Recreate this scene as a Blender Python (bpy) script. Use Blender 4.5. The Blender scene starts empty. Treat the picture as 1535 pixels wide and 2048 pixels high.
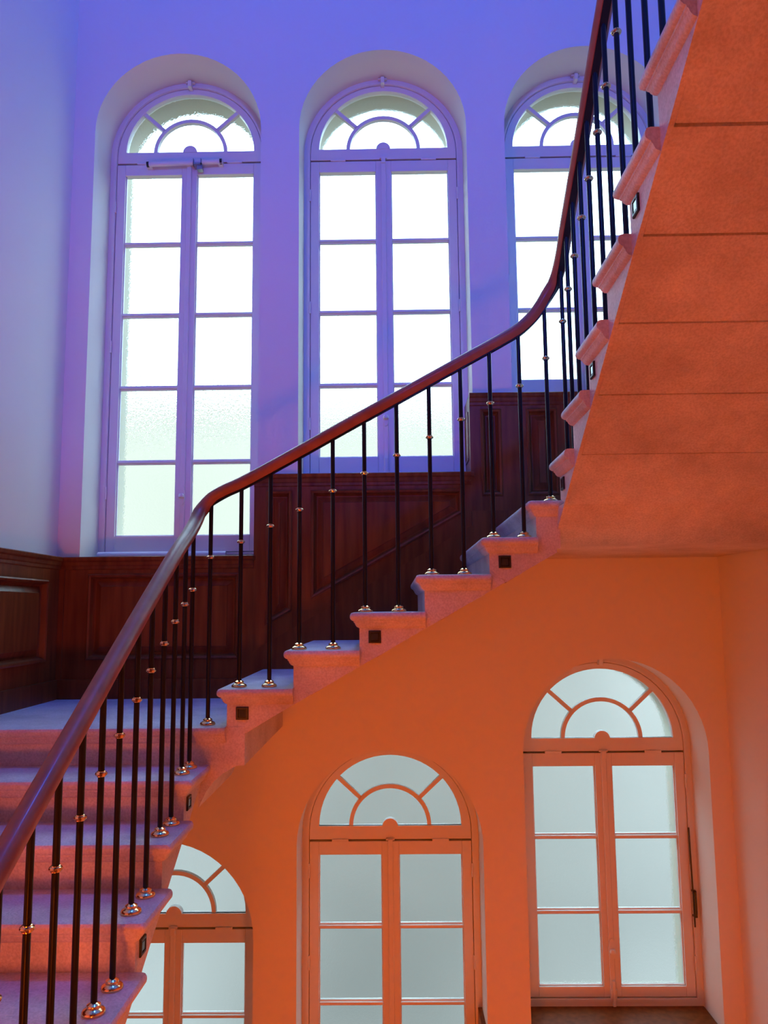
import bpy, bmesh, math, random
from mathutils import Vector, Matrix
random.seed(4)
PI = math.pi
ZC = 5.03                      # eye height above the ground floor of the stairwell
C = bpy.context.scene.collection
SC = bpy.context.scene

# ------------------------------------------------------------------ camera
yaw, pitch, roll, FPX = -0.0132, 0.1226, -0.0099, 1590.2
cy, sy, cp, sp = math.cos(yaw), math.sin(yaw), math.cos(pitch), math.sin(pitch)
fwd = Vector((sy * cp, cy * cp, sp)); right = Vector((cy, -sy, 0)); up = right.cross(fwd)
r2 = right * math.cos(roll) + up * math.sin(roll)
u2 = -right * math.sin(roll) + up * math.cos(roll)
cam_d = bpy.data.cameras.new('camera'); cam = bpy.data.objects.new('camera', cam_d); C.objects.link(cam)
m = Matrix.Identity(4)
for i in range(3):
    m[i][0], m[i][1], m[i][2] = r2[i], u2[i], -fwd[i]
m[2][3] = ZC
cam.matrix_world = m
cam_d.sensor_fit = 'VERTICAL'; cam_d.sensor_height = 24.0; cam_d.lens = FPX / 2048 * 24.0
cam_d.clip_start = 0.02
SC.camera = cam

# ------------------------------------------------------------------ world (overcast daylight), lamps, exposure
SKY = 10.5
w = bpy.data.worlds.new('overcast_sky'); SC.world = w; w.use_nodes = True
nt = w.node_tree; bg = nt.nodes['Background']
# standard overcast sky: zenith three times as bright as the horizon
tcw = nt.nodes.new('ShaderNodeTexCoord'); sx = nt.nodes.new('ShaderNodeSeparateXYZ'); nt.links.new(tcw.outputs['Generated'], sx.inputs[0])
mm = nt.nodes.new('ShaderNodeMath'); mm.operation = 'MULTIPLY_ADD'; mm.use_clamp = True; mm.inputs[1].default_value = 0.667; mm.inputs[2].default_value = 0.333
mk = nt.nodes.new('ShaderNodeMath'); mk.operation = 'MULTIPLY'; mk.inputs[1].default_value = SKY
mz = nt.nodes.new('ShaderNodeMath'); mz.operation = 'MAXIMUM'; mz.inputs[1].default_value = 0.0
nt.links.new(sx.outputs['Z'], mz.inputs[0]); nt.links.new(mz.outputs[0], mm.inputs[0]); nt.links.new(mm.outputs[0], mk.inputs[0]); nt.links.new(mk.outputs[0], bg.inputs['Strength'])
bg.inputs['Color'].default_value = (0.60, 0.86, 1.08, 1)

def lamp(name, kind, loc, color, power, size=0.3, aim=None, spread=None):
    d = bpy.data.lights.new(name, kind); o = bpy.data.objects.new(name, d); C.objects.link(o)
    o.location = (loc[0], loc[1], loc[2] + ZC); d.color = color; d.energy = power
    if kind == 'AREA':
        d.shape = 'DISK'; d.size = size
        if spread: d.spread = spread
    else:
        d.shadow_soft_size = size
    if aim:
        v = Vector((aim[0], aim[1], aim[2])) - Vector(loc)
        o.rotation_euler = v.to_track_quat('-Z', 'Y').to_euler()
    return o
ORANGE = (1.0, 0.145, 0.0)
BLUE = (0.03, 0.10, 1.0)
lamp('orange_uplight', 'POINT', (0.25, 1.9, -2.9), ORANGE, 90, 0.18)
lamp('orange_hall_lamp', 'POINT', (-0.85, 0.65, -1.22), ORANGE, 92, 0.12)
lamp('blue_hall_lamp', 'AREA', (-0.1, -1.6, 3.0), BLUE, 148, 0.45, aim=(-0.1, 4.6, 2.2))
lamp('blue_ceiling_lamp', 'AREA', (-0.5, 3.9, 8.6), (0.02, 0.14, 1.0), 208, 0.8, aim=(-0.6, 3.9, 0.0))

SC.view_settings.view_transform = 'Standard'
SC.view_settings.look = 'None'
SC.view_settings.exposure = 0.0
SC.view_settings.gamma = 1.0
SC.view_settings.use_curve_mapping = False

# ------------------------------------------------------------------ materials
def mat(name, col, rough=0.6, metal=0.0, noise=None, bump=None, coat=0.0, spec=None):
    M = bpy.data.materials.new(name); M.use_nodes = True
    nt = M.node_tree; b = nt.nodes['Principled BSDF']
    b.inputs['Base Color'].default_value = (*col, 1); b.inputs['Roughness'].default_value = rough
    b.inputs['Metallic'].default_value = metal
    if coat: b.inputs['Coat Weight'].default_value = coat; b.inputs['Coat Roughness'].default_value = 0.12
    if spec is not None: b.inputs['Specular IOR Level'].default_value = spec
    tc = nt.nodes.new('ShaderNodeTexCoord')
    if noise:
        scale, col2, lo, hi, stretch, detail = noise
        mp = nt.nodes.new('ShaderNodeMapping'); mp.inputs['Scale'].default_value = stretch
        nt.links.new(tc.outputs['Object'], mp.inputs[0])
        n = nt.nodes.new('ShaderNodeTexNoise'); n.inputs['Scale'].default_value = scale; n.inputs['Detail'].default_value = detail
        nt.links.new(mp.outputs[0], n.inputs['Vector'])
        r = nt.nodes.new('ShaderNodeValToRGB')
        r.color_ramp.elements[0].position = lo; r.color_ramp.elements[1].position = hi
        r.color_ramp.elements[0].color = (*col, 1); r.color_ramp.elements[1].color = (*col2, 1)
        nt.links.new(n.outputs['Fac'], r.inputs[0]); nt.links.new(r.outputs[0], b.inputs['Base Color'])
    if bump:
        bs, st, dist = bump
        n2 = nt.nodes.new('ShaderNodeTexNoise'); n2.inputs['Scale'].default_value = bs; n2.inputs['Detail'].default_value = 4
        nt.links.new(tc.outputs['Object'], n2.inputs['Vector'])
        bp = nt.nodes.new('ShaderNodeBump'); bp.inputs['Strength'].default_value = st; bp.inputs['Distance'].default_value = dist
        nt.links.new(n2.outputs['Fac'], bp.inputs['Height']); nt.links.new(bp.outputs[0], b.inputs['Normal'])
    return M

M_WALL = mat('cream_wall_paint', (0.80, 0.775, 0.68), 0.85, bump=(90, 0.08, 0.004))
M_EXT = mat('ochre_render', (0.46, 0.41, 0.32), 0.9, bump=(40, 0.2, 0.01))
M_CEIL = mat('white_ceiling_paint', (0.8, 0.8, 0.8), 0.9)
M_FLOOR = mat('brown_tile_floor', (0.20, 0.10, 0.05), 0.6, noise=(30, (0.26, 0.14, 0.08), 0.35, 0.65, (1, 1, 1), 6))
M_WIN = mat('white_window_paint', (0.76, 0.745, 0.70), 0.42, bump=(60, 0.05, 0.003))
M_WOOD = mat('dark_panel_wood', (0.13, 0.034, 0.008), 0.38, spec=0.22, noise=(3.0, (0.24, 0.072, 0.018), 0.3, 0.75, (9, 9, 0.9), 8), bump=(50, 0.06, 0.003))
M_RAIL = mat('polished_rail_wood', (0.27, 0.086, 0.040), 0.42, spec=0.28, noise=(4.0, (0.37, 0.128, 0.060), 0.3, 0.75, (3, 3, 3), 6), coat=0.10)
M_IRON = mat('black_iron', (0.006, 0.005, 0.0055), 0.34, spec=0.3)
M_BRASS = mat('polished_brass', (0.90, 0.64, 0.28), 0.14, metal=1.0)
M_PLATE = mat('black_plate', (0.012, 0.010, 0.010), 0.4)
M_LENS = mat('dark_lens', (0.03, 0.028, 0.03), 0.15)
M_STEEL = mat('grey_steel', (0.30, 0.32, 0.36), 0.4, metal=0.5)
M_YARD = mat('courtyard_gravel', (0.10, 0.11, 0.09), 0.9, noise=(0.6, (0.17, 0.18, 0.15), 0.35, 0.65, (1, 1, 1), 5))

M_RENDER = mat('grey_render', (0.23, 0.19, 0.163), 0.9, noise=(0.5, (0.33, 0.275, 0.237), 0.3, 0.7, (1, 1, 1), 4))
M_CREAM = mat('pale_cream_render', (0.34, 0.265, 0.195), 0.9, noise=(0.3, (0.39, 0.305, 0.23), 0.3, 0.7, (1, 1, 1), 4))
def stone_material():
    M = bpy.data.materials.new('weathered_stone'); M.use_nodes = True
    nt = M.node_tree; b = nt.nodes['Principled BSDF']; b.inputs['Roughness'].default_value = 0.55
    tc = nt.nodes.new('ShaderNodeTexCoord'); gm = nt.nodes.new('ShaderNodeNewGeometry')
    n1 = nt.nodes.new('ShaderNodeTexNoise'); n1.inputs['Scale'].default_value = 3.2; n1.inputs['Detail'].default_value = 8; n1.inputs['Roughness'].default_value = 0.62
    n2 = nt.nodes.new('ShaderNodeTexNoise'); n2.inputs['Scale'].default_value = 120; n2.inputs['Detail'].default_value = 5
    for n in (n1, n2): nt.links.new(gm.outputs['Position'], n.inputs['Vector'])
    r1 = nt.nodes.new('ShaderNodeValToRGB')
    e = r1.color_ramp.elements; e[0].position = 0.30; e[1].position = 0.70
    e[0].color = (0.50, 0.44, 0.39, 1); e[1].color = (0.80, 0.735, 0.68, 1)
    r2_ = nt.nodes.new('ShaderNodeValToRGB')
    e = r2_.color_ramp.elements; e[0].position = 0.34; e[1].position = 0.62
    e[0].color = (0.80, 0.79, 0.78, 1); e[1].color = (1, 1, 1, 1)
    mx = nt.nodes.new('ShaderNodeMixRGB'); mx.blend_type = 'MULTIPLY'; mx.inputs[0].default_value = 1.0
    nt.links.new(n1.outputs['Fac'], r1.inputs[0]); nt.links.new(n2.outputs['Fac'], r2_.inputs[0])
    nt.links.new(r1.outputs[0], mx.inputs[1]); nt.links.new(r2_.outputs[0], mx.inputs[2])
    nt.links.new(mx.outputs[0], b.inputs['Base Color'])
    bp = nt.nodes.new('ShaderNodeBump'); bp.inputs['Strength'].default_value = 0.35; bp.inputs['Distance'].default_value = 0.006
    ad = nt.nodes.new('ShaderNodeMath'); ad.operation = 'ADD'
    nt.links.new(n1.outputs['Fac'], ad.inputs[0]); nt.links.new(n2.outputs['Fac'], ad.inputs[1])
    nt.links.new(ad.outputs[0], bp.inputs['Height']); nt.links.new(bp.outputs[0], b.inputs['Normal'])
    return M
M_STONE = stone_material()

def glass_material(name, rough, bscale, bstr, col):
    M = bpy.data.materials.new(name); M.use_nodes = True
    nt = M.node_tree; nt.nodes.remove(nt.nodes['Principled BSDF'])
    out = nt.nodes['Material Output']
    g = nt.nodes.new('ShaderNodeBsdfRefraction'); g.inputs['Roughness'].default_value = rough; g.inputs['IOR'].default_value = 1.45
    g.inputs['Color'].default_value = (*col, 1)
    gm = nt.nodes.new('ShaderNodeNewGeometry')
    n = nt.nodes.new('ShaderNodeTexNoise'); n.inputs['Scale'].default_value = bscale; n.inputs['Detail'].default_value = 2
    nt.links.new(gm.outputs['Position'], n.inputs['Vector'])
    bp = nt.nodes.new('ShaderNodeBump'); bp.inputs['Strength'].default_value = bstr; bp.inputs['Distance'].default_value = 0.004
    nt.links.new(n.outputs['Fac'], bp.inputs['Height']); nt.links.new(bp.outputs[0], g.inputs['Normal'])
    nt.links.new(g.outputs[0], out.inputs[0])
    return M
M_GLASS = glass_material('frosted_glass', 0.22, 130, 0.22, (0.97, 1.0, 0.98))
M_HAMMER = glass_material('hammered_glass', 0.13, 70, 0.5, (0.97, 1.0, 0.98))

# ------------------------------------------------------------------ mesh helpers (all in metres, z measured from eye level)
class MB:
    def __init__(s): s.v = []; s.f = []
    def add(s, verts, faces):
        b = len(s.v); s.v += [tuple(p) for p in verts]; s.f += [tuple(b + i for i in f) for f in faces]; return s
    def box(s, x0, x1, y0, y1, z0, z1):
        return s.add([(x0, y0, z0), (x1, y0, z0), (x1, y1, z0), (x0, y1, z0), (x0, y0, z1), (x1, y0, z1), (x1, y1, z1), (x0, y1, z1)],
                     [(0, 3, 2, 1), (4, 5, 6, 7), (0, 1, 5, 4), (1, 2, 6, 5), (2, 3, 7, 6), (3, 0, 4, 7)])
    def prism(s, poly, a, b, fn):
        # poly of (p,q), extruded from a to b; fn(p,q,t) -> xyz
        n = len(poly)
        vs = [fn(p, q, a) for p, q in poly] + [fn(p, q, b) for p, q in poly]
        fs = [tuple(range(n)), tuple(range(2 * n - 1, n - 1, -1))]
        fs += [(i, i + n, (i + 1) % n + n, (i + 1) % n) for i in range(n)]
        return s.add(vs, fs)
    def loft(s, rings, cap0=True, cap1=True):
        n = len(rings[0]); vs = [p for r in rings for p in r]; fs = []
        for k in range(len(rings) - 1):
            for i in range(n):
                j = (i + 1) % n
                fs.append((k * n + i, k * n + j, (k + 1) * n + j, (k + 1) * n + i))
        if cap0: fs.append(tuple(range(n - 1, -1, -1)))
        if cap1: fs.append(tuple(range((len(rings) - 1) * n, len(rings) * n)))
        return s.add(vs, fs)
    def ring(s, outer, inner, y0, y1):
        # flat band between two loops (x,z) with the same count, thickness y0..y1
        n = len(outer)
        vs = [(x, y0, z) for x, z in outer] + [(x, y0, z) for x, z in inner] + [(x, y1, z) for x, z in outer] + [(x, y1, z) for x, z in inner]
        fs = []
        for i in range(n):
            j = (i + 1) % n
            fs += [(i, j, n + j, n + i), (2 * n + i, 3 * n + i, 3 * n + j, 2 * n + j), (i, 2 * n + i, 2 * n + j, j), (n + i, n + j, 3 * n + j, 3 * n + i)]
        return s.add(vs, fs)
    def lathe(s, prof, c, n=20):
        rings = [[(c[0] + r * math.cos(2 * PI * k / n), c[1] + r * math.sin(2 * PI * k / n), c[2] + z) for k in range(n)] for r, z in prof]
        return s.loft(rings)
    def tube(s, a, b, r, n=12):
        a = Vector(a); b = Vector(b); t = (b - a).normalized()
        q = Vector((0, 0, 1)) if abs(t.z) < 0.9 else Vector((1, 0, 0))
        e1 = t.cross(q).normalized(); e2 = t.cross(e1)
        rings = [[tuple(p + e1 * r * math.cos(2 * PI * k / n) + e2 * r * math.sin(2 * PI * k / n)) for k in range(n)] for p in (a, b)]
        return s.loft(rings)

def origin_of(o): return o.get('_w', None)
ORG = {}
def empty(name, base, **k):
    o = bpy.data.objects.new(name, None); C.objects.link(o); o.empty_display_size = 0.2
    o.location = (base[0], base[1], base[2] + ZC); ORG[o.name] = Vector(o.location); tag(o, **k); return o
def tag(o, label=None, category=None, group=None, kind=None):
    for k, v in (('label', label), ('category', category), ('group', group), ('kind', kind)):
        if v: o[k] = v
    return o
def obj(name, mb, material, parent=None, smooth=False, bevel=0.0, **k):
    xs = [p[0] for p in mb.v]; ys = [p[1] for p in mb.v]; zs = [p[2] for p in mb.v]
    org = Vector(((min(xs) + max(xs)) / 2, (min(ys) + max(ys)) / 2, min(zs)))
    me = bpy.data.meshes.new(name)
    me.from_pydata([(p[0] - org.x, p[1] - org.y, p[2] - org.z) for p in mb.v], [], mb.f)
    bm = bmesh.new(); bm.from_mesh(me)
    bmesh.ops.recalc_face_normals(bm, faces=bm.faces); bm.to_mesh(me); bm.free()
    for mt in (material if isinstance(material, (list, tuple)) else [material]): me.materials.append(mt)
    if smooth:
        me.shade_smooth() if hasattr(me, 'shade_smooth') else None
        me.set_sharp_from_angle(angle=math.radians(38))
    o = bpy.data.objects.new(name, me); C.objects.link(o)
    wo = org + Vector((0, 0, ZC)); ORG[o.name] = wo
    if parent: o.parent = parent; o.location = wo - ORG[parent.name]
    else: o.location = wo
    if bevel:
        bv = o.modifiers.new('bevel', 'BEVEL'); bv.width = bevel; bv.segments = 2; bv.limit_method = 'ANGLE'; bv.angle_limit = math.radians(40)
    tag(o, **k); return o
def shared(name, src, pos, parent):
    # another copy of a small part: same mesh data, its own place (pos = base centre, z from eye level)
    o = src.copy(); C.objects.link(o); o.name = name
    wo = Vector((pos[0], pos[1], pos[2] + ZC)); ORG[o.name] = wo
    o.parent = parent; o.location = wo - ORG[parent.name]; return o

# ------------------------------------------------------------------ dimensions
YF = 4.67            # room face of the window wall
XL, XR = -1.997, 1.885
ZFLOOR, ZUP, ZGR, ZTOP = -1.4535, 2.0775, -ZC, 8.9
YB = -2.6
H = 0.1605
NX, RUN, NZ = -0.774, 0.2875, -0.330           # first nosing of the middle flight
WIN_X = (-1.3376, -0.0471, 1.2415)
GW, GM = 0.4275, 0.0507
ZU, RU = 3.0537, 0.4135
SILLS = (0.324, 0.802, 1.275)
ZLOW = (-1.7807, -1.2858, -0.7823)
SILLS_LOW = (-3.30, -2.80, -2.302)
OPEN = 0.525

def arch(cx, hw, zs, zb, n=28, rz=None):
    rz = rz or hw
    return [(cx - hw, zb), (cx + hw, zb)] + [(cx + hw * math.cos(PI * k / n), zs + rz * math.sin(PI * k / n)) for k in range(n + 1)]

# ------------------------------------------------------------------ shell
def build_window_wall():
    bm = bmesh.new()
    holes = []
    for i in range(3):
        holes.append((WIN_X[i], ZU - 0.034, SILLS[i] - 0.03)); holes.append((WIN_X[i], ZLOW[i] - 0.034, SILLS_LOW[i] - 0.03))
    def V(x, y, z): return bm.verts.new((x, y, z + ZC))
    x0, x1, z0, z1 = XL - 0.25, XR + 0.25, ZGR, ZTOP + 0.2
    def sheet(y, hw):
        es = []
        o = [V(x0, y, z0), V(x1, y, z0), V(x1, y, z1), V(x0, y, z1)]
        es += [bm.edges.new((o[k], o[(k + 1) % 4])) for k in range(4)]
        loops = []
        for cx, zs, zb in holes:
            L = [V(x, y, z) for x, z in arch(cx, hw, zs, zb + (0.05 if hw < OPEN else 0))]
            es += [bm.edges.new((L[k], L[(k + 1) % len(L)])) for k in range(len(L))]
            loops.append(L)
        bmesh.ops.triangle_fill(bm, edges=es, use_beauty=True)
        return o, loops
    oA, A = sheet(YF, OPEN); oD, D_ = sheet(5.20, 0.452)
    for a, d, (cx, zs, zb) in zip(A, D_, holes):
        B = [V(x, 5.02, z) for x, z in arch(cx, OPEN, zs, zb)]
        Cc = [V(x, 5.02, z) for x, z in arch(cx, 0.452, zs, zb + 0.05)]
        n = len(a)
        for L1, L2, mi in ((a, B, 0), (B, Cc, 0), (Cc, d, 1)):
            for k in range(n):
                j = (k + 1) % n
                f = bm.faces.new((L1[k], L1[j], L2[j], L2[k])); f.material_index = mi
    for k in range(4): bm.faces.new((oA[k], oA[(k + 1) % 4], oD[(k + 1) % 4], oD[k]))
    bmesh.ops.recalc_face_normals(bm, faces=bm.faces)
    me = bpy.data.meshes.new('wall_back')
    for f in bm.faces:
        if all(abs(v.co.y - 5.20) < 1e-4 for v in f.verts): f.material_index = 1
        elif len(f.verts) == 4 and not all(abs(v.co.y - YF) < 1e-4 for v in f.verts): f.smooth = True
    bm.to_mesh(me); bm.free(); me.set_sharp_from_angle(angle=math.radians(30))
    me.materials.append(M_WALL); me.materials.append(M_EXT)
    o = bpy.data.objects.new('wall_back', me); C.objects.link(o); ORG[o.name] = Vector((0, 0, 0))
    tag(o, 'tall plastered wall pierced by two rows of arched windows', 'wall', None, 'structure')
build_window_wall()
obj('wall_left', MB().box(XL - 0.25, XL, YB - 0.25, YF, ZGR, ZTOP + 0.2), M_WALL, label='plain pale wall beside the lower flight of stairs', category='wall', kind='structure')
obj('wall_right', MB().box(XR, XR + 0.25, YB - 0.25, YF, ZGR, ZTOP + 0.2), M_WALL, label='plain wall beside the upper flight of stairs', category='wall', kind='structure')
obj('wall_front', MB().box(XL, XR, YB - 0.25, YB, ZGR, ZTOP + 0.2), M_WALL, label='plain wall across the hall from the windows', category='wall', kind='structure')
obj('ceiling', MB().box(XL, XR, YB, YF, ZTOP, ZTOP + 0.2), M_CEIL, label='white ceiling high above the stairwell', category='ceiling', kind='structure')
obj('floor', MB().box(XL, XR, YB, YF, ZGR - 0.2, ZGR), M_FLOOR, label='stone floor at the bottom of the stairwell', category='floor', kind='structure')
obj('floor_hall', MB().prism([(XL, YB), (XR, YB), (XR, 0.85), (-0.84, 0.85), (-0.84, 2.06), (XL, 2.06)], ZFLOOR - 0.25, ZFLOOR, lambda p, q, t: (p, q, t)), M_FLOOR,
    label='hall floor where the lower flight of stairs starts', category='floor', kind='structure')
obj('floor_upper', MB().box(XL, XR, YB, 0.85, ZUP - 0.25, ZUP), M_FLOOR, label='upper storey floor at the head of the stairs', category='floor', kind='structure')
obj('ground', MB().box(-45, 45, 5.26, 95, -6.2, -6.0), M_YARD, label='grey gravel courtyard outside the arched windows', category='ground', kind='structure')

obj('wall_far', MB().box(-60, 60, 30.0, 30.5, -6.0, 8.0).box(-60, 60, 29.7, 30.6, 8.0, 8.3), M_CREAM, label='pale cream house front across the courtyard behind the frosted panes', category='wall', kind='structure')
obj('wall_sky_blocker', MB().box(-30, 30, 7.4, 7.7, -6.0, 0.45), M_RENDER, label='added grey wall blocking low daylight outside the lower windows', category='wall', kind='structure')  # added outdoor wall, blocks low sky to dim the lower windows

# ------------------------------------------------------------------ windows
def sector(cx, zb, r0, a0, a1, n):
    out = []
    for k in range(n + 1):
        a = a0 + (a1 - a0) * k / n; out.append((cx + (GW + 0.012) * math.cos(a), zb + (RU + 0.012) * math.sin(a)))
    for k in range(n + 1):
        a = a1 + (a0 - a1) * k / n; out.append((cx + r0 * math.cos(a), zb + r0 * math.sin(a)))
    return out
def window(idx, cx, zs, rows, a, p, g, sill, glass, label, group):
    root = empty('window_%d' % idx, (cx, 4.98, sill), label=label, category='window', kind='structure')
    zsp = zs - 0.034
    # fixed outer frame
    mb = MB().ring(arch(cx, OPEN + 0.004, zsp, sill - 0.01, 32), arch(cx, 0.486, zsp, sill + 0.045, 32), 4.958, 5.02)
    mb.ring(arch(cx, 0.500, zsp, sill + 0.03, 32), arch(cx, 0.488, zsp, sill + 0.043, 32), 4.950, 4.96)
    mb.ring(arch(cx, 0.505, zsp, sill + 0.01, 32), arch(cx, 0.455, zsp, sill + 0.07, 32), 5.0145, 5.0205)
    mb.box(cx - 0.48, cx + 0.48, 5.0145, 5.0205, zs - 0.11, zs - 0.03)
    obj('frame', mb, M_WIN, root, smooth=True)
    # arched fanlight
    n = 28
    def half(hw, rz, zc, zb): return [(cx - hw, zb), (cx + hw, zb)] + [(cx + hw * math.cos(0.02 + (PI - 0.04) * k / n), zc + rz * math.sin(0.02 + (PI - 0.04) * k / n)) for k in range(n + 1)]
    fan = MB().ring(half(0.4835, 0.4835, zsp, zs - 0.076), half(GW, RU, zs, zs), 4.966, 5.014)
    fan.ring(half(GW + 0.010, RU + 0.010, zs, zs - 0.010), half(GW - 0.001, RU - 0.001, zs, zs), 4.974, 4.990)
    fo = obj('fanlight', fan, M_WIN, root, smooth=True)
    arcb = MB(); na = 24
    outer = [(cx + 0.247 * math.cos(PI * k / na), zs + 0.240 * math.sin(PI * k / na)) for k in range(na + 1)]
    inner = [(cx + 0.223 * math.cos(PI * k / na), zs + 0.216 * math.sin(PI * k / na)) for k in range(na + 1)]
    arcb.loft([[(o[0], 4.975, o[1]), (i[0], 4.975, i[1]), (i[0], 5.008, i[1]), (o[0], 5.008, o[1])] for o, i in zip(outer, inner)])
    obj('curved_glazing_bar', arcb, M_WIN, fo, smooth=True)
    for sgn in (1, -1):
        an = math.radians(43); d = Vector((sgn * math.cos(an), math.sin(an) * 0.967)).normalized(); t = Vector((-d.y, d.x)) * 0.012
        a0 = Vector((cx, zs)) + d * 0.240; a1 = Vector((cx, zs)) + d * 0.432
        obj('diagonal_glazing_bar', MB().prism([(a0 + t)[:], (a1 + t)[:], (a1 - t)[:], (a0 - t)[:]], 4.975, 5.008, lambda p_, q_, y: (p_, y, q_)), M_WIN, fo)
    obj('boss', MB().prism([(cx + 0.047 * math.cos(PI * k / 16), zs - 0.004 + 0.047 * math.sin(PI * k / 16)) for k in range(17)], 4.962, 5.008, lambda p_, q_, y: (p_, y, q_)), M_WIN, fo, smooth=True)
    B = math.radians(43)
    for poly in (sector(cx, zs, 0.235, 0, B, 8), sector(cx, zs, 0.235, B, PI - B, 14), sector(cx, zs, 0.235, PI - B, PI, 8),
                 [(cx + 0.235 * math.cos(PI * k / 20), zs + 0.228 * math.sin(PI * k / 20)) for k in range(21)]):
        obj('pane', MB().prism(poly, 4.996, 5.001, lambda p_, q_, y: (p_, y, q_)), glass, fo)
    # two casements
    top, zt = zs - 0.088, zs - a
    bot = zt - rows * p
    for s in (-1, 1):
        def X(q): return cx + s * q
        def bx(mb_, q0, q1, y0, y1, z0, z1): return mb_.box(min(X(q0), X(q1)), max(X(q0), X(q1)), y0, y1, z0, z1)
        sm = MB()
        bx(sm, 0.003, GM, 4.964, 5.014, sill + 0.05, top); bx(sm, GW, 0.4835, 4.964, 5.014, sill + 0.05, top)
        bx(sm, GM, GW, 4.964, 5.014, zt, top); bx(sm, GM, GW, 4.964, 5.014, sill + 0.05, bot + g)
        # bead round the glass
        bx(sm, GM - 0.0, GM + 0.006, 4.978, 5.0, bot + g, zt); bx(sm, GW - 0.006, GW, 4.978, 5.0, bot + g, zt)
        bx(sm, GM, GW, 4.978, 5.0, bot + g, bot + g + 0.006)
        so = obj('sash', sm, M_WIN, root, bevel=0.003)
        for k in range(rows):
            z1 = zt - k * p; z0 = zt - (k + 1) * p + g
            bx_m = MB(); bx(bx_m, GM - 0.008, GW + 0.008, 4.997, 5.002, z0 - 0.008, z1 + 0.008)
            obj('pane', bx_m, glass, so)
            if k < rows - 1:
                zc = z0 - g / 2
                prof = [(4.974, zc - g * 0.20), (4.974, zc + g * 0.20), (4.985, zc + g * 0.27), (4.988, zc + g * 0.5), (5.010, zc + g * 0.5), (5.010, zc - g * 0.5), (4.988, zc - g * 0.5), (4.985, zc - g * 0.27)]
                obj('glazing_bar', MB().prism(prof, min(X(GM), X(GW)), max(X(GM), X(GW)), lambda p_, q_, x: (x, p_, q_)), M_WIN, so)
        for hz in (0.12, 0.5, 0.88):
            zz = bot + (top - bot) * hz
            obj('hinge', MB().tube((X(0.486), 4.952, zz - 0.04), (X(0.486), 4.952, zz + 0.04), 0.007), M_WIN, so, smooth=True)
    # meeting bead, catch, bolt rod and the stay at the crown
    obj('meeting_bead', MB().box(cx - 0.016, cx + 0.016, 4.948, 4.966, sill + 0.06, top - 0.01), M_WIN, root, bevel=0.005)
    zh = bot + g + 0.52 * p if rows > 3 else bot + g + 0.5 * p
    hb = MB().prism([(cx + 0.019 * math.cos(2 * PI * k / 20), zh + 0.062 * math.sin(2 * PI * k / 20)) for k in range(20)], 4.938, 4.95, lambda p_, q_, y: (p_, y, q_))
    hb.lathe([(0.006, 0), (0.016, 0.004), (0.018, 0.014), (0.012, 0.026)], (cx, 4.928, zh - 0.02), 14)
    obj('bolt_handle', hb, M_WIN, root, smooth=True)
    obj('floor_bolt', MB().box(cx - 0.018, cx + 0.018, 4.938, 4.96, sill + 0.045, sill + 0.10).box(cx - 0.009, cx + 0.009, 4.93, 4.95, sill + 0.01, sill + 0.15), M_WIN, root, bevel=0.003)
    obj('transom_catch', MB().box(cx - 0.014, cx + 0.014, 4.935, 4.968, zs - 0.115, zs - 0.072).box(cx - 0.026, cx + 0.026, 4.945, 4.968, zs - 0.080, zs - 0.068), M_WIN, root, bevel=0.003)
    obj('crown_stay', MB().box(cx - 0.012, cx + 0.012, 4.91, 4.97, zsp + OPEN - 0.055, zsp + OPEN - 0.012).box(cx - 0.03, cx + 0.03, 4.93, 4.955, zsp + OPEN - 0.016, zsp + OPEN - 0.008), M_WIN, root, bevel=0.003)
    for s in (-1, 1):
        obj('fanlight_hinge', MB().box(cx + s * 0.30 - 0.05, cx + s * 0.30 + 0.05, 4.955, 4.97, zs - 0.088, zs - 0.074), M_WIN, root, bevel=0.002)
    return root
UP = dict(a=0.1632, p=0.4884, g=0.0294); LO = dict(a=0.1647, p=0.4266, g=0.0318)
w1 = window(1, WIN_X[0], ZU, 5, sill=SILLS[0], glass=M_HAMMER, label='tallest arched window of five pane rows above the stair landing', group=None, **UP)
window(2, WIN_X[1], ZU, 4, sill=SILLS[1], glass=M_GLASS, label='arched window of four pane rows above the middle of the rising stairs', group=None, **UP)
window(3, WIN_X[2], ZU, 3, sill=SILLS[2], glass=M_GLASS, label='bright arched window of three pane rows behind the curve of the handrail', group=None, **UP)
window(4, WIN_X[0], ZLOW[0], 3, sill=SILLS_LOW[0], glass=M_GLASS, label='orange lit arched window half hidden by the lower stone steps', group=None, **LO)
window(5, WIN_X[1], ZLOW[1], 3, sill=SILLS_LOW[1], glass=M_GLASS, label='orange lit arched window under the middle of the rising stairs', group=None, **LO)
w6 = window(6, WIN_X[2], ZLOW[2], 3, sill=SILLS_LOW[2], glass=M_GLASS, label='orange lit arched window with dark sill beside the right hand corner', group=None, **LO)
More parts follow.
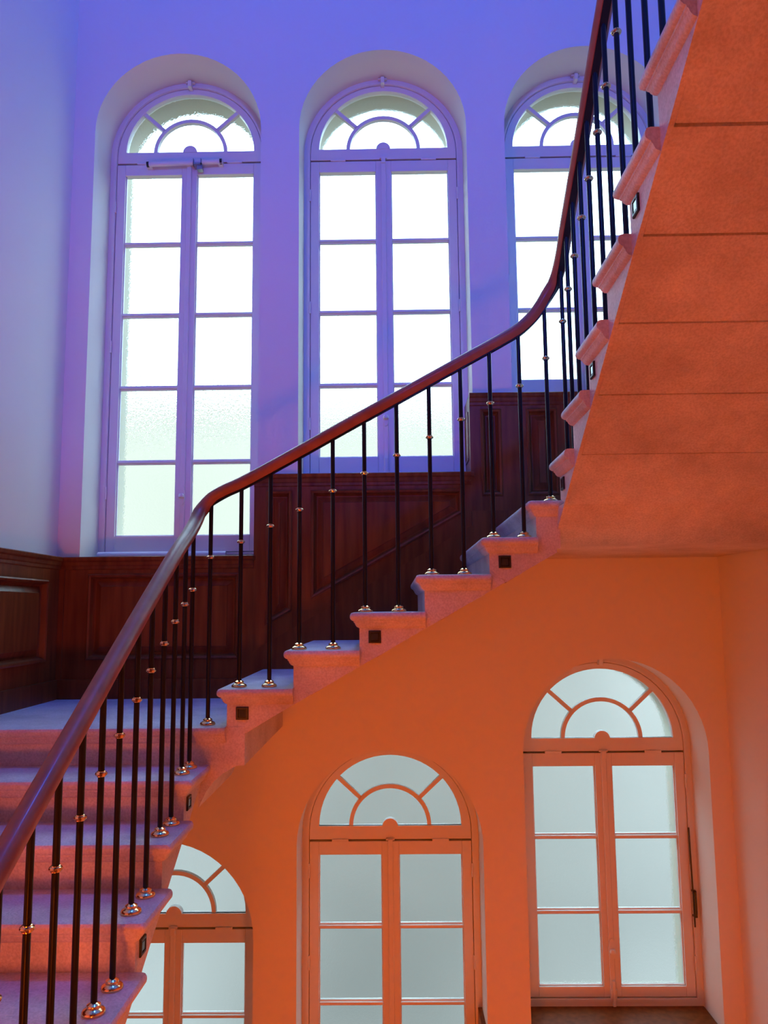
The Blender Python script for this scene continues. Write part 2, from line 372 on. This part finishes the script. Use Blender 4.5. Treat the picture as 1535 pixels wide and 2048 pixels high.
# electric opener under the fanlight of the first window
op = MB().tube((-1.60, 4.925, 2.945), (-1.125, 4.925, 2.957), 0.0165, 14)
op.box(-1.615, -1.58, 4.915, 4.965, 2.93, 2.96).box(-1.14, -1.11, 4.915, 4.965, 2.94, 2.97)
oo = obj('window_opener', op, M_WIN, w1, smooth=True)
obj('bracket', MB().box(-1.30, -1.245, 4.895, 4.965, 2.925, 2.935).box(-1.30, -1.295, 4.895, 4.93, 2.925, 2.965).box(-1.25, -1.245, 4.895, 4.93, 2.925, 2.965).box(-1.275, -1.24, 4.905, 4.945, 2.895, 2.928), M_STEEL, oo)
obj('end_cap', MB().tube((-1.612, 4.925, 2.9447), (-1.597, 4.925, 2.9451), 0.0185, 14), M_PLATE, oo, smooth=True)
obj('end_cap', MB().tube((-1.128, 4.925, 2.957), (-1.113, 4.925, 2.9574), 0.0185, 14), M_PLATE, oo, smooth=True)
# long handle rod at the side of the lowest right window
obj('side_bolt_rod', MB().tube((1.724, 4.942, -1.30), (1.731, 4.942, -1.86), 0.005, 8).tube((1.738, 4.932, -1.66), (1.738, 4.932, -1.80), 0.007, 8).box(1.725, 1.745, 4.93, 4.96, -1.665, -1.655).box(1.725, 1.745, 4.93, 4.96, -1.805, -1.795), M_PLATE, w6)

# ------------------------------------------------------------------ panelling
def inset(poly, d):
    n = len(poly); out = []
    area = sum(poly[i][0] * poly[(i + 1) % n][1] - poly[(i + 1) % n][0] * poly[i][1] for i in range(n))
    sg = 1 if area > 0 else -1
    L = []
    for i in range(n):
        a = Vector(poly[i]); b = Vector(poly[(i + 1) % n]); t = (b - a).normalized(); nn = Vector((-t.y, t.x)) * sg
        L.append((a + nn * d, t))
    for i in range(n):
        p, t = L[i - 1]; q, s_ = L[i]
        den = t.x * s_.y - t.y * s_.x
        k = ((q - p).x * s_.y - (q - p).y * s_.x) / den
        out.append((p + t * k)[:])
    return out
def panel(poly, fn, parent):
    # moulded rim and raised field; fn(u, z, depth) -> xyz with depth measured out of the wall
    rings = []
    for d, h in ((0, 0.0), (0, 0.048), (0.008, 0.055), (0.018, 0.050), (0.026, 0.024), (0.034, 0.013), (0.040, 0.013), (0.072, 0.028), (0.074, 0.033)):
        rings.append([fn(u, z, h) for u, z in inset(poly, d)] if d else [fn(u, z, h) for u, z in poly])
    mb = MB().loft(rings); return obj('panel', mb, M_WOOD, parent)
def fb(u, z, h): return (u, YF - h, z)             # on the window wall
def fl(u, z, h): return (XL + h, u, z)             # on the left wall (u = y)
def board(name, poly, h0, h1, fn, parent=None, **k): return obj(name, MB().prism(poly, h0, h1, fn), M_WOOD, parent, **k)
def rect(a, b, c, d): return [(a, c), (b, c), (b, d), (a, d)]
def cap(name, u0, u1, z, fn, parent):
    # moulded top rail: stacked boards
    rings = []
    for dz, h in ((-0.075, 0.0), (-0.075, 0.040), (-0.070, 0.046), (-0.055, 0.046), (-0.048, 0.052), (-0.030, 0.054), (-0.022, 0.064), (-0.004, 0.068), (0, 0.064), (0, 0.0)):
        rings.append((dz, h))
    mb = MB().prism(rings, u0, u1, lambda dz, h, t: fn(t, z + dz, h)); return obj(name, mb, M_WOOD, parent)
def nose(x): return NZ + (x - NX) * H / RUN
def wainscot(dz, n0):
    lab = ('above the landing', 'along the rising flight', 'at the head of the flight') if dz == 0 else ('far below the landing', 'below the middle window of the lower row', 'below the right window of the lower row')
    S = SILLS if dz == 0 else SILLS_LOW
    T1, T2 = -0.825, 0.453
    base = -0.52 + dz
    # below the first window
    a = board('trim_%d' % n0, rect(XL, T1, base, S[0]), 0.0, 0.010, fb, label='dark wooden panelling ' + lab[0], category='panelling', kind='structure')
    board('stile', rect(XL + 0.07, -1.79, base, S[0] - 0.07), 0.010, 0.040, fb, a)
    board('stile', rect(-0.905, T1, base, S[0] - 0.07), 0.010, 0.040, fb, a)
    board('top_rail', rect(-1.79, -0.905, 0.225 + dz, S[0] - 0.07), 0.010, 0.040, fb, a)
    board('bottom_rail', rect(-1.79, -0.905, -0.38 + dz, -0.27 + dz), 0.010, 0.040, fb, a)
    board('corner_post', rect(XL, XL + 0.07, base, S[0] - 0.07), 0.010, 0.050, fb, a)
    board('skirting', rect(XL, T1, base, -0.38 + dz), 0.010, 0.055, fb, a)
    panel(rect(-1.79, -0.905, -0.27 + dz, 0.225 + dz), fb, a)
    cap('cap_moulding', XL, T1, S[0], fb, a)
    # along the flight
    def sl(x, o): return (x, nose(x) + o + dz)
    b = board('trim_%d' % (n0 + 1), [sl(T1, -0.18), sl(T2, -0.18), (T2, S[1]), (T1, S[1])], 0.0, 0.010, fb, label='dark wooden panelling ' + lab[1], category='panelling', kind='structure')
    top = 0.705 + dz
    board('stile', [sl(T1, 0.13), sl(-0.755, 0.13), (-0.755, S[1] - 0.07), (T1, S[1] - 0.07)], 0.010, 0.040, fb, b)
    board('stile', [sl(-0.600, 0.13), sl(-0.492, 0.13), (-0.492, S[1] - 0.07), (-0.600, S[1] - 0.07)], 0.010, 0.040, fb, b)
    board('stile', [sl(0.40, 0.13), sl(T2, 0.13), (T2, S[1] - 0.07), (0.40, S[1] - 0.07)], 0.010, 0.040, fb, b)
    board('top_rail', rect(-0.755, -0.600, top, S[1] - 0.07), 0.010, 0.040, fb, b)
    board('top_rail', rect(-0.492, 0.40, top, S[1] - 0.07), 0.010, 0.040, fb, b)
    board('bottom_rail', [sl(-0.755, 0.13), sl(-0.600, 0.13), sl(-0.600, 0.235), sl(-0.755, 0.235)], 0.010, 0.040, fb, b)
    board('bottom_rail', [sl(-0.492, 0.13), sl(0.40, 0.13), sl(0.40, 0.235), sl(-0.492, 0.235)], 0.010, 0.040, fb, b)
    board('skirting', [sl(T1, -0.18), sl(T2, -0.18), sl(T2, 0.13), sl(T1, 0.13)], 0.010, 0.055, fb, b)
    panel([sl(-0.755, 0.235), sl(-0.600, 0.235), (-0.600, top), (-0.755, top)], fb, b)
    panel([sl(-0.492, 0.235), sl(0.40, 0.235), (0.40, top), (-0.492, top)], fb, b)
    cap('cap_moulding', T1, T2, S[1], fb, b)
    obj('reveal_lining', MB().box(T1, T1 + 0.027, 4.66, 4.955, S[0], S[1]), M_WOOD, b)
    # head of the flight
    c = board('trim_%d' % (n0 + 2), [(T2, nose(T2) - 0.18 + dz), (0.66, 0.31 + dz), (XR, 0.31 + dz), (XR, S[2]), (T2, S[2])], 0.0, 0.010, fb, label='dark wooden panelling ' + lab[2], category='panelling', kind='structure')
    xs = ((T2, 0.515), (0.64, 0.785), (0.97, 1.10), (1.78, XR)); top = 1.180 + dz; bt = 0.66 + dz
    for x0, x1 in xs: board('stile', rect(x0, x1, 0.35 + dz, S[2] - 0.07), 0.010, 0.040, fb, c)
    for (p0, p1), (q0, q1) in zip(xs[:-1], xs[1:]):
        board('top_rail', rect(p1, q0, top, S[2] - 0.07), 0.010, 0.040, fb, c)
        board('bottom_rail', rect(p1, q0, 0.57 + dz, bt), 0.010, 0.040, fb, c)
        panel(rect(p1, q0, bt, top), fb, c)
    board('skirting', rect(T2, XR, 0.35 + dz, 0.57 + dz), 0.010, 0.055, fb, c)
    cap('cap_moulding', T2, XR, S[2], fb, c)
    lin = obj('reveal_lining', MB().box(T2, T2 + 0.030, 4.66, 4.955, S[1], S[2]), M_WOOD, c)
    rings = []
    for d, h in ((0, 0.0), (0.0, 0.006), (0.012, 0.008), (0.02, 0.001), (0.045, 0.004)):
        pl = rect(4.71, 4.90, S[1] + 0.09, S[2] - 0.09); pl = inset(pl, d) if d else pl
        rings.append([(T2 - h, u, z) for u, z in pl])
    obj('panel', MB().loft(rings), M_WOOD, lin)
    # boards on the window sills
    for par, cx, s in ((a, WIN_X[0], S[0]), (b, WIN_X[1], S[1]), (c, WIN_X[2], S[2])):
        obj('window_sill', MB().box(cx - OPEN + 0.002, cx + OPEN - 0.002, 4.62, 4.975, s - 0.028, s + 0.002), M_WOOD, par, bevel=0.006)
wainscot(0.0, 1)
wainscot(-3.577, 4)
# left wall
lw = board('trim_7', rect(3.30, YF - 0.04, -0.52, SILLS[0]), 0.0, 0.010, fl, label='dark wooden panelling on the left wall beside the landing', category='panelling', kind='structure')
for a, b in ((3.30, 3.42), (4.46, YF - 0.04)): board('stile', rect(a, b, -0.38, SILLS[0] - 0.07), 0.010, 0.040, fl, lw)
board('top_rail', rect(3.42, 4.46, 0.185, SILLS[0] - 0.07), 0.010, 0.040, fl, lw)
board('bottom_rail', rect(3.42, 4.46, -0.38, -0.27), 0.010, 0.040, fl, lw)
board('skirting', rect(3.30, YF - 0.04, -0.52, -0.38), 0.010, 0.055, fl, lw)
panel(rect(3.42, 4.46, -0.27, 0.185), fl, lw)
cap('cap_moulding', 3.30, YF - 0.04, SILLS[0], fl, lw)
lw2 = board('trim_8', [(1.9, -1.45), (3.30, -0.70), (3.30, -0.16), (1.9, -0.16)], 0.0, 0.010, fl, label='dark wooden panelling on the left wall beside the lower flight', category='panelling', kind='structure')
panel([(2.0, -1.05), (3.2, -0.42), (3.2, -0.26), (2.0, -0.26)], fl, lw2)
cap('cap_moulding', 1.9, 3.30, -0.16, fl, lw2)

# ------------------------------------------------------------------ staircase
stairs = empty('staircase', (0, 3.0, ZFLOOR), label='stone staircase of moulded steps turning round the open well', category='staircase')
FM = lambda u, v, z: (u, 3.47 + v, z)
FLo = lambda u, v, z: (-0.80 - v, u, z)
FU = lambda u, v, z: (0.68 + v, -u, z)
PROF = ((0.016, 0.0), (0.006, -0.003), (0.001, -0.011), (0.0, -0.020), (0.002, -0.029), (0.009, -0.036), (0.015, -0.038), (0.016, -0.044), (0.020, -0.047), (0.023, -0.056), (0.029, -0.064), (0.040, -0.070))
def plate(mb, fn, n, back, W, z, side=True, v0=0.0):
    rings = []
    rr = 0.010
    for o, dz in PROF:
        s = o if side else 0.0
        pts = []
        if side:
            for k in range(5):
                a = PI / 2 * k / 4
                pts.append((n + o + rr - rr * math.cos(a), v0 + s + rr - rr * math.sin(a)))
        else:
            pts.append((n + o, v0))
        pts += [(back, v0 + s), (back, W), (n + o, W)]
        rings.append([fn(u, v, z + dz) for u, v in pts])
    mb.loft(rings)
JO, WAIST = 0.105, 0.257
def step(fn, n, n2, z, W, sof, light=False, end=None, label=None):
    mb = MB()
    plate(mb, fn, n, n2 + 0.041, W, z)
    e = end if end is not None else n2 + JO
    s0, s1 = sof(n + JO), sof(e)
    g, dp = 0.0085, 0.045                               # open joint in the soffit between neighbouring blocks
    top = [(e - 0.001, z - 0.0245), (n2 + 0.041, z - 0.0065), (n + 0.06, z - 0.0065), (n + 0.04, z - 0.03), (n + 0.04, z - H - 0.006), (n + JO, z - H - 0.024)]
    slot = [(n + JO, s0 + dp), (n + JO + g, s0 + dp), (n + JO + g, s0), (e - g, s1), (e - g, s1 + dp), (e - 0.001, s1 + dp)]
    plain = [(n + JO, s0), (e - 0.001, s1)]
    mb.prism(top + plain, 0.04, 0.055, lambda p, q, t: fn(p, t, q))
    mb.prism(top + slot, 0.055, W, lambda p, q, t: fn(p, t, q))
    st = obj('step', mb, M_STONE, stairs, smooth=True)
    if light:
        uc, zc = n + 0.107, z - 0.107
        q = 0.027
        lp = MB()
        rings = []
        for d, v in ((0, 0.044), (0, 0.034), (0.003, 0.032), (0.009, 0.032), (0.011, 0.037), (0.02, 0.037)):
            rings.append([fn(a, v, b) for a, b in ((uc - q + d, zc - q + d), (uc + q - d, zc - q + d), (uc + q - d, zc + q - d), (uc - q + d, zc + q - d))])
        lp.loft(rings)
        lo = obj('step_light', lp, M_PLATE, st, label='small square black step light')
        obj('lens', MB().prism([(uc - 0.013, zc - 0.013), (uc + 0.013, zc - 0.013), (uc + 0.013, zc + 0.013), (uc - 0.013, zc + 0.013)], 0.034, 0.0375, lambda p, q_, t: fn(p, t, q_)), M_LENS, lo)
    return st
# middle flight
WM = 1.16
sofm = lambda u: nose(u) - WAIST
for i in range(5):
    n = NX + RUN * i; n2 = n + RUN if i < 4 else 0.586
    step(FM, n, n2, NZ + H * i, WM, sofm, light=(i % 2 == 0), end=None if i < 4 else 0.715)
# lower flight (rises away from the eye)
ZL = NZ - H; LN, LR = 3.466, 0.279
sofl = lambda u: ZL + (u - LN) * H / LR - WAIST
for j in range(1, 6):
    n = LN - LR * j
    step(FLo, n, n + LR, ZL - H * j, 1.14, sofl, light=(j in (1, 3, 5)))
# quarter landing at the foot of the middle flight
mb = MB()
plate(mb, lambda u, v, z: (-0.735 - v, u, z), LN, YF - 0.04, 1.215, ZL, side=False)
mb.box(XL + 0.04, -0.655, LN + 0.04, YF - 0.002, -0.655, ZL - 0.02)
mb.box(-0.745, -0.657, LN + 0.041, 3.60, -0.650, ZL - 0.004)
mb.prism([(-0.657, -0.58), (-0.657, -0.645), (-0.70, -0.662), (-0.75, -0.690), (-0.79, -0.725), (-0.82, -0.765), (-0.85, -0.83), (-0.85, -0.58)], LN + 0.042, 4.2, lambda p, q, t: (p, t, q))
obj('landing', mb, M_STONE, stairs, smooth=True)
# quarter landing at the head of the middle flight, its soffit bending into the upper flight
ZR = NZ + H * 5
mb = MB()
plate(mb, FM, 0.586, XR - 0.01, WM, ZR)
UN, UR, WU = 3.46, 0.285, XR - 0.69
sofu = lambda u: ZR + H + (u + UN) * H / UR - WAIST
yk = UN + (ZR + H - WAIST - 0.288) * UR / H
mb.prism([(YF - 0.002, 0.288), (yk, 0.288), (UN - JO + 0.008, sofu(-(UN - JO + 0.008))), (UN - JO, sofu(-(UN - JO)) + 0.012), (UN - JO, ZR - 0.03), (YF - 0.04, ZR - 0.03), (YF - 0.04, 0.5 * (0.288 + ZR)), (YF - 0.002, 0.35)], 0.72, XR - 0.01, lambda p, q, t: (t, p, q))
mb.box(0.626, 0.73, 3.508, YF - 0.04, 0.262, ZR - 0.03)
obj('landing', mb, M_STONE, stairs, smooth=True)
# upper flight (rises towards the eye)
for k in range(9):
    n = -UN + UR * k
    step(FU, n, n + UR, ZR + H * (k + 1), WU, sofu, light=(k % 2 == 0))

# ------------------------------------------------------------------ railing
rail = empty('stair_railing', (-0.873, 1.95, ZFLOOR), label='black iron baluster railing with brass fittings and curving wooden handrail', category='railing')
ctrl = [(-0.873, 1.45, -0.755), (-0.873, 1.80, -0.552), (-0.873, 2.30, -0.260), (-0.873, 2.836, 0.050), (-0.873, 3.16, 0.232), (-0.873, 3.34, 0.322), (-0.875, 3.47, 0.395), (-0.868, 3.535, 0.455),
        (-0.833, 3.556, 0.505), (-0.775, 3.553, 0.540), (-0.69, 3.55, 0.578), (-0.50, 3.55, 0.680), (-0.20, 3.55, 0.846), (0.10, 3.55, 1.011), (0.35, 3.55, 1.149), (0.50, 3.55, 1.232), (0.585, 3.55, 1.284),
        (0.66, 3.552, 1.358), (0.715, 3.545, 1.440), (0.755, 3.52, 1.505), (0.770, 3.456, 1.572), (0.770, 3.33, 1.660), (0.770, 3.06, 1.832), (0.770, 2.513, 2.188), (0.770, 1.9, 2.55), (0.770, 1.2, 2.95)]
def catmull(P, m_=10):
    P = [Vector(p) for p in P]; P = [2 * P[0] - P[1]] + P + [2 * P[-1] - P[-2]]; out = []
    for i in range(1, len(P) - 2):
        p0, p1, p2, p3 = P[i - 1], P[i], P[i + 1], P[i + 2]
        t0 = 0.0; t1 = t0 + (p1 - p0).length ** 0.5; t2 = t1 + (p2 - p1).length ** 0.5; t3 = t2 + (p3 - p2).length ** 0.5
        for k in range(m_):
            t = t1 + (t2 - t1) * k / m_
            A1 = p0 * ((t1 - t) / (t1 - t0)) + p1 * ((t - t0) / (t1 - t0)); A2 = p1 * ((t2 - t) / (t2 - t1)) + p2 * ((t - t1) / (t2 - t1)); A3 = p2 * ((t3 - t) / (t3 - t2)) + p3 * ((t - t2) / (t3 - t2))
            B1 = A1 * ((t2 - t) / (t2 - t0)) + A2 * ((t - t0) / (t2 - t0)); B2 = A2 * ((t3 - t) / (t3 - t1)) + A3 * ((t - t1) / (t3 - t1))
            out.append(B1 * ((t2 - t) / (t2 - t1)) + B2 * ((t - t1) / (t2 - t1)))
    out.append(P[-2]); return out
path = catmull(ctrl)
prof = [(-0.018, -0.026), (0.018, -0.026), (0.022, -0.020), (0.028, -0.012), (0.031, -0.002), (0.030, 0.008), (0.024, 0.018), (0.013, 0.025), (0, 0.027), (-0.013, 0.025), (-0.024, 0.018), (-0.030, 0.008), (-0.031, -0.002), (-0.028, -0.012), (-0.022, -0.020)]
rings = []; side_prev = None
for i, p in enumerate(path):
    t = (path[min(i + 1, len(path) - 1)] - path[max(i - 1, 0)]).normalized()
    s = t.cross(Vector((0, 0, 1))).normalized(); n_ = s.cross(t)
    rings.append([tuple(p + s * a + n_ * b) for a, b in prof])
obj('handrail', MB().loft(rings), M_RAIL, rail, smooth=True)
# flat iron strip under the rail
rings = []
for i, p in enumerate(path):
    t = (path[min(i + 1, len(path) - 1)] - path[max(i - 1, 0)]).normalized()
    s = t.cross(Vector((0, 0, 1))).normalized(); n_ = s.cross(t)
    rings.append([tuple(p + s * a + n_ * b) for a, b in ((-0.014, -0.031), (0.014, -0.031), (0.014, -0.025), (-0.014, -0.025))])
obj('core_strip', MB().loft(rings), M_IRON, rail)
def rail_z(x, y):
    best = None
    for a, b in zip(path[:-1], path[1:]):
        d = Vector((b.x - a.x, b.y - a.y)); L = d.length_squared
        t = max(0, min(1, ((x - a.x) * d.x + (y - a.y) * d.y) / L)) if L > 0 else 0
        q = a.lerp(b, t); e = (q.x - x) ** 2 + (q.y - y) ** 2
        if best is None or e < best[0]: best = (e, q.z)
    return best[1]
ring_src = base_src = None
RINGP = [(0.0096, 0.0), (0.0125, 0.001), (0.0125, 0.003), (0.0165, 0.005), (0.018, 0.009), (0.0165, 0.013), (0.0125, 0.015), (0.0125, 0.017), (0.0096, 0.018)]
BASEP = [(0.033, 0.0), (0.034, 0.004), (0.033, 0.008), (0.030, 0.012), (0.023, 0.015), (0.020, 0.017), (0.021, 0.021), (0.0195, 0.025), (0.014, 0.028), (0.0098, 0.031)]
def baluster(x, y, zb, drop=0.268):
    global ring_src, base_src
    zr = rail_z(x, y); top = zr - 0.026
    b = obj('baluster', MB().lathe([(0.0095, 0), (0.0095, top - zb)], (x, y, zb), 12), M_IRON, rail, smooth=True)
    if ring_src is None:
        ring_src = obj('knuckle_ring', MB().lathe(RINGP, (x, y, zr - drop - 0.009), 18), M_BRASS, b, smooth=True)
        base_src = obj('base_collar', MB().lathe(BASEP, (x, y, zb), 22), M_BRASS, b, smooth=True)
    else:
        shared('knuckle_ring', ring_src, (x, y, zr - drop - 0.009), b); shared('base_collar', base_src, (x, y, zb), b)
BX = -0.873
for y, j in ((3.43, 1), (3.31, 1), (3.17, 2), (3.025, 2), (2.87, 3), (2.72, 3), (2.56, 4), (2.41, 4), (2.26, 5), (2.11, 5)): baluster(BX, y, ZL - H * j, 0.275)
for y in (1.96, 1.81, 1.66): baluster(BX, y, ZFLOOR, 0.275)
baluster(-0.826, 3.55, ZL)
for x, i in ((-0.69, 0), (-0.558, 0), (-0.427, 1), (-0.277, 1), (-0.134, 2), (0.014, 2), (0.163, 3), (0.308, 3), (0.443, 4), (0.579, 4)): baluster(x, 3.55, NZ + H * i)
baluster(0.703, 3.55, ZR, 0.28)
for k in range(7):
    if k == 0: baluster(0.770, 3.475, ZR)
    y0 = UN - UR * k
    baluster(0.770, y0 - 0.118, ZR + H * (k + 1)); baluster(0.770, y0 - 0.255, ZR + H * (k + 1))

# ------------------------------------------------------------------ loose roll on the sill
tb = MB().tube((-1.84, 4.90, SILLS[0] + 0.026), (-1.05, 4.925, SILLS[0] + 0.026), 0.024, 18)
obj('draught_roll', tb, M_WIN, smooth=True, label='long pale round roll lying on the sill of the tallest window', category='roll')
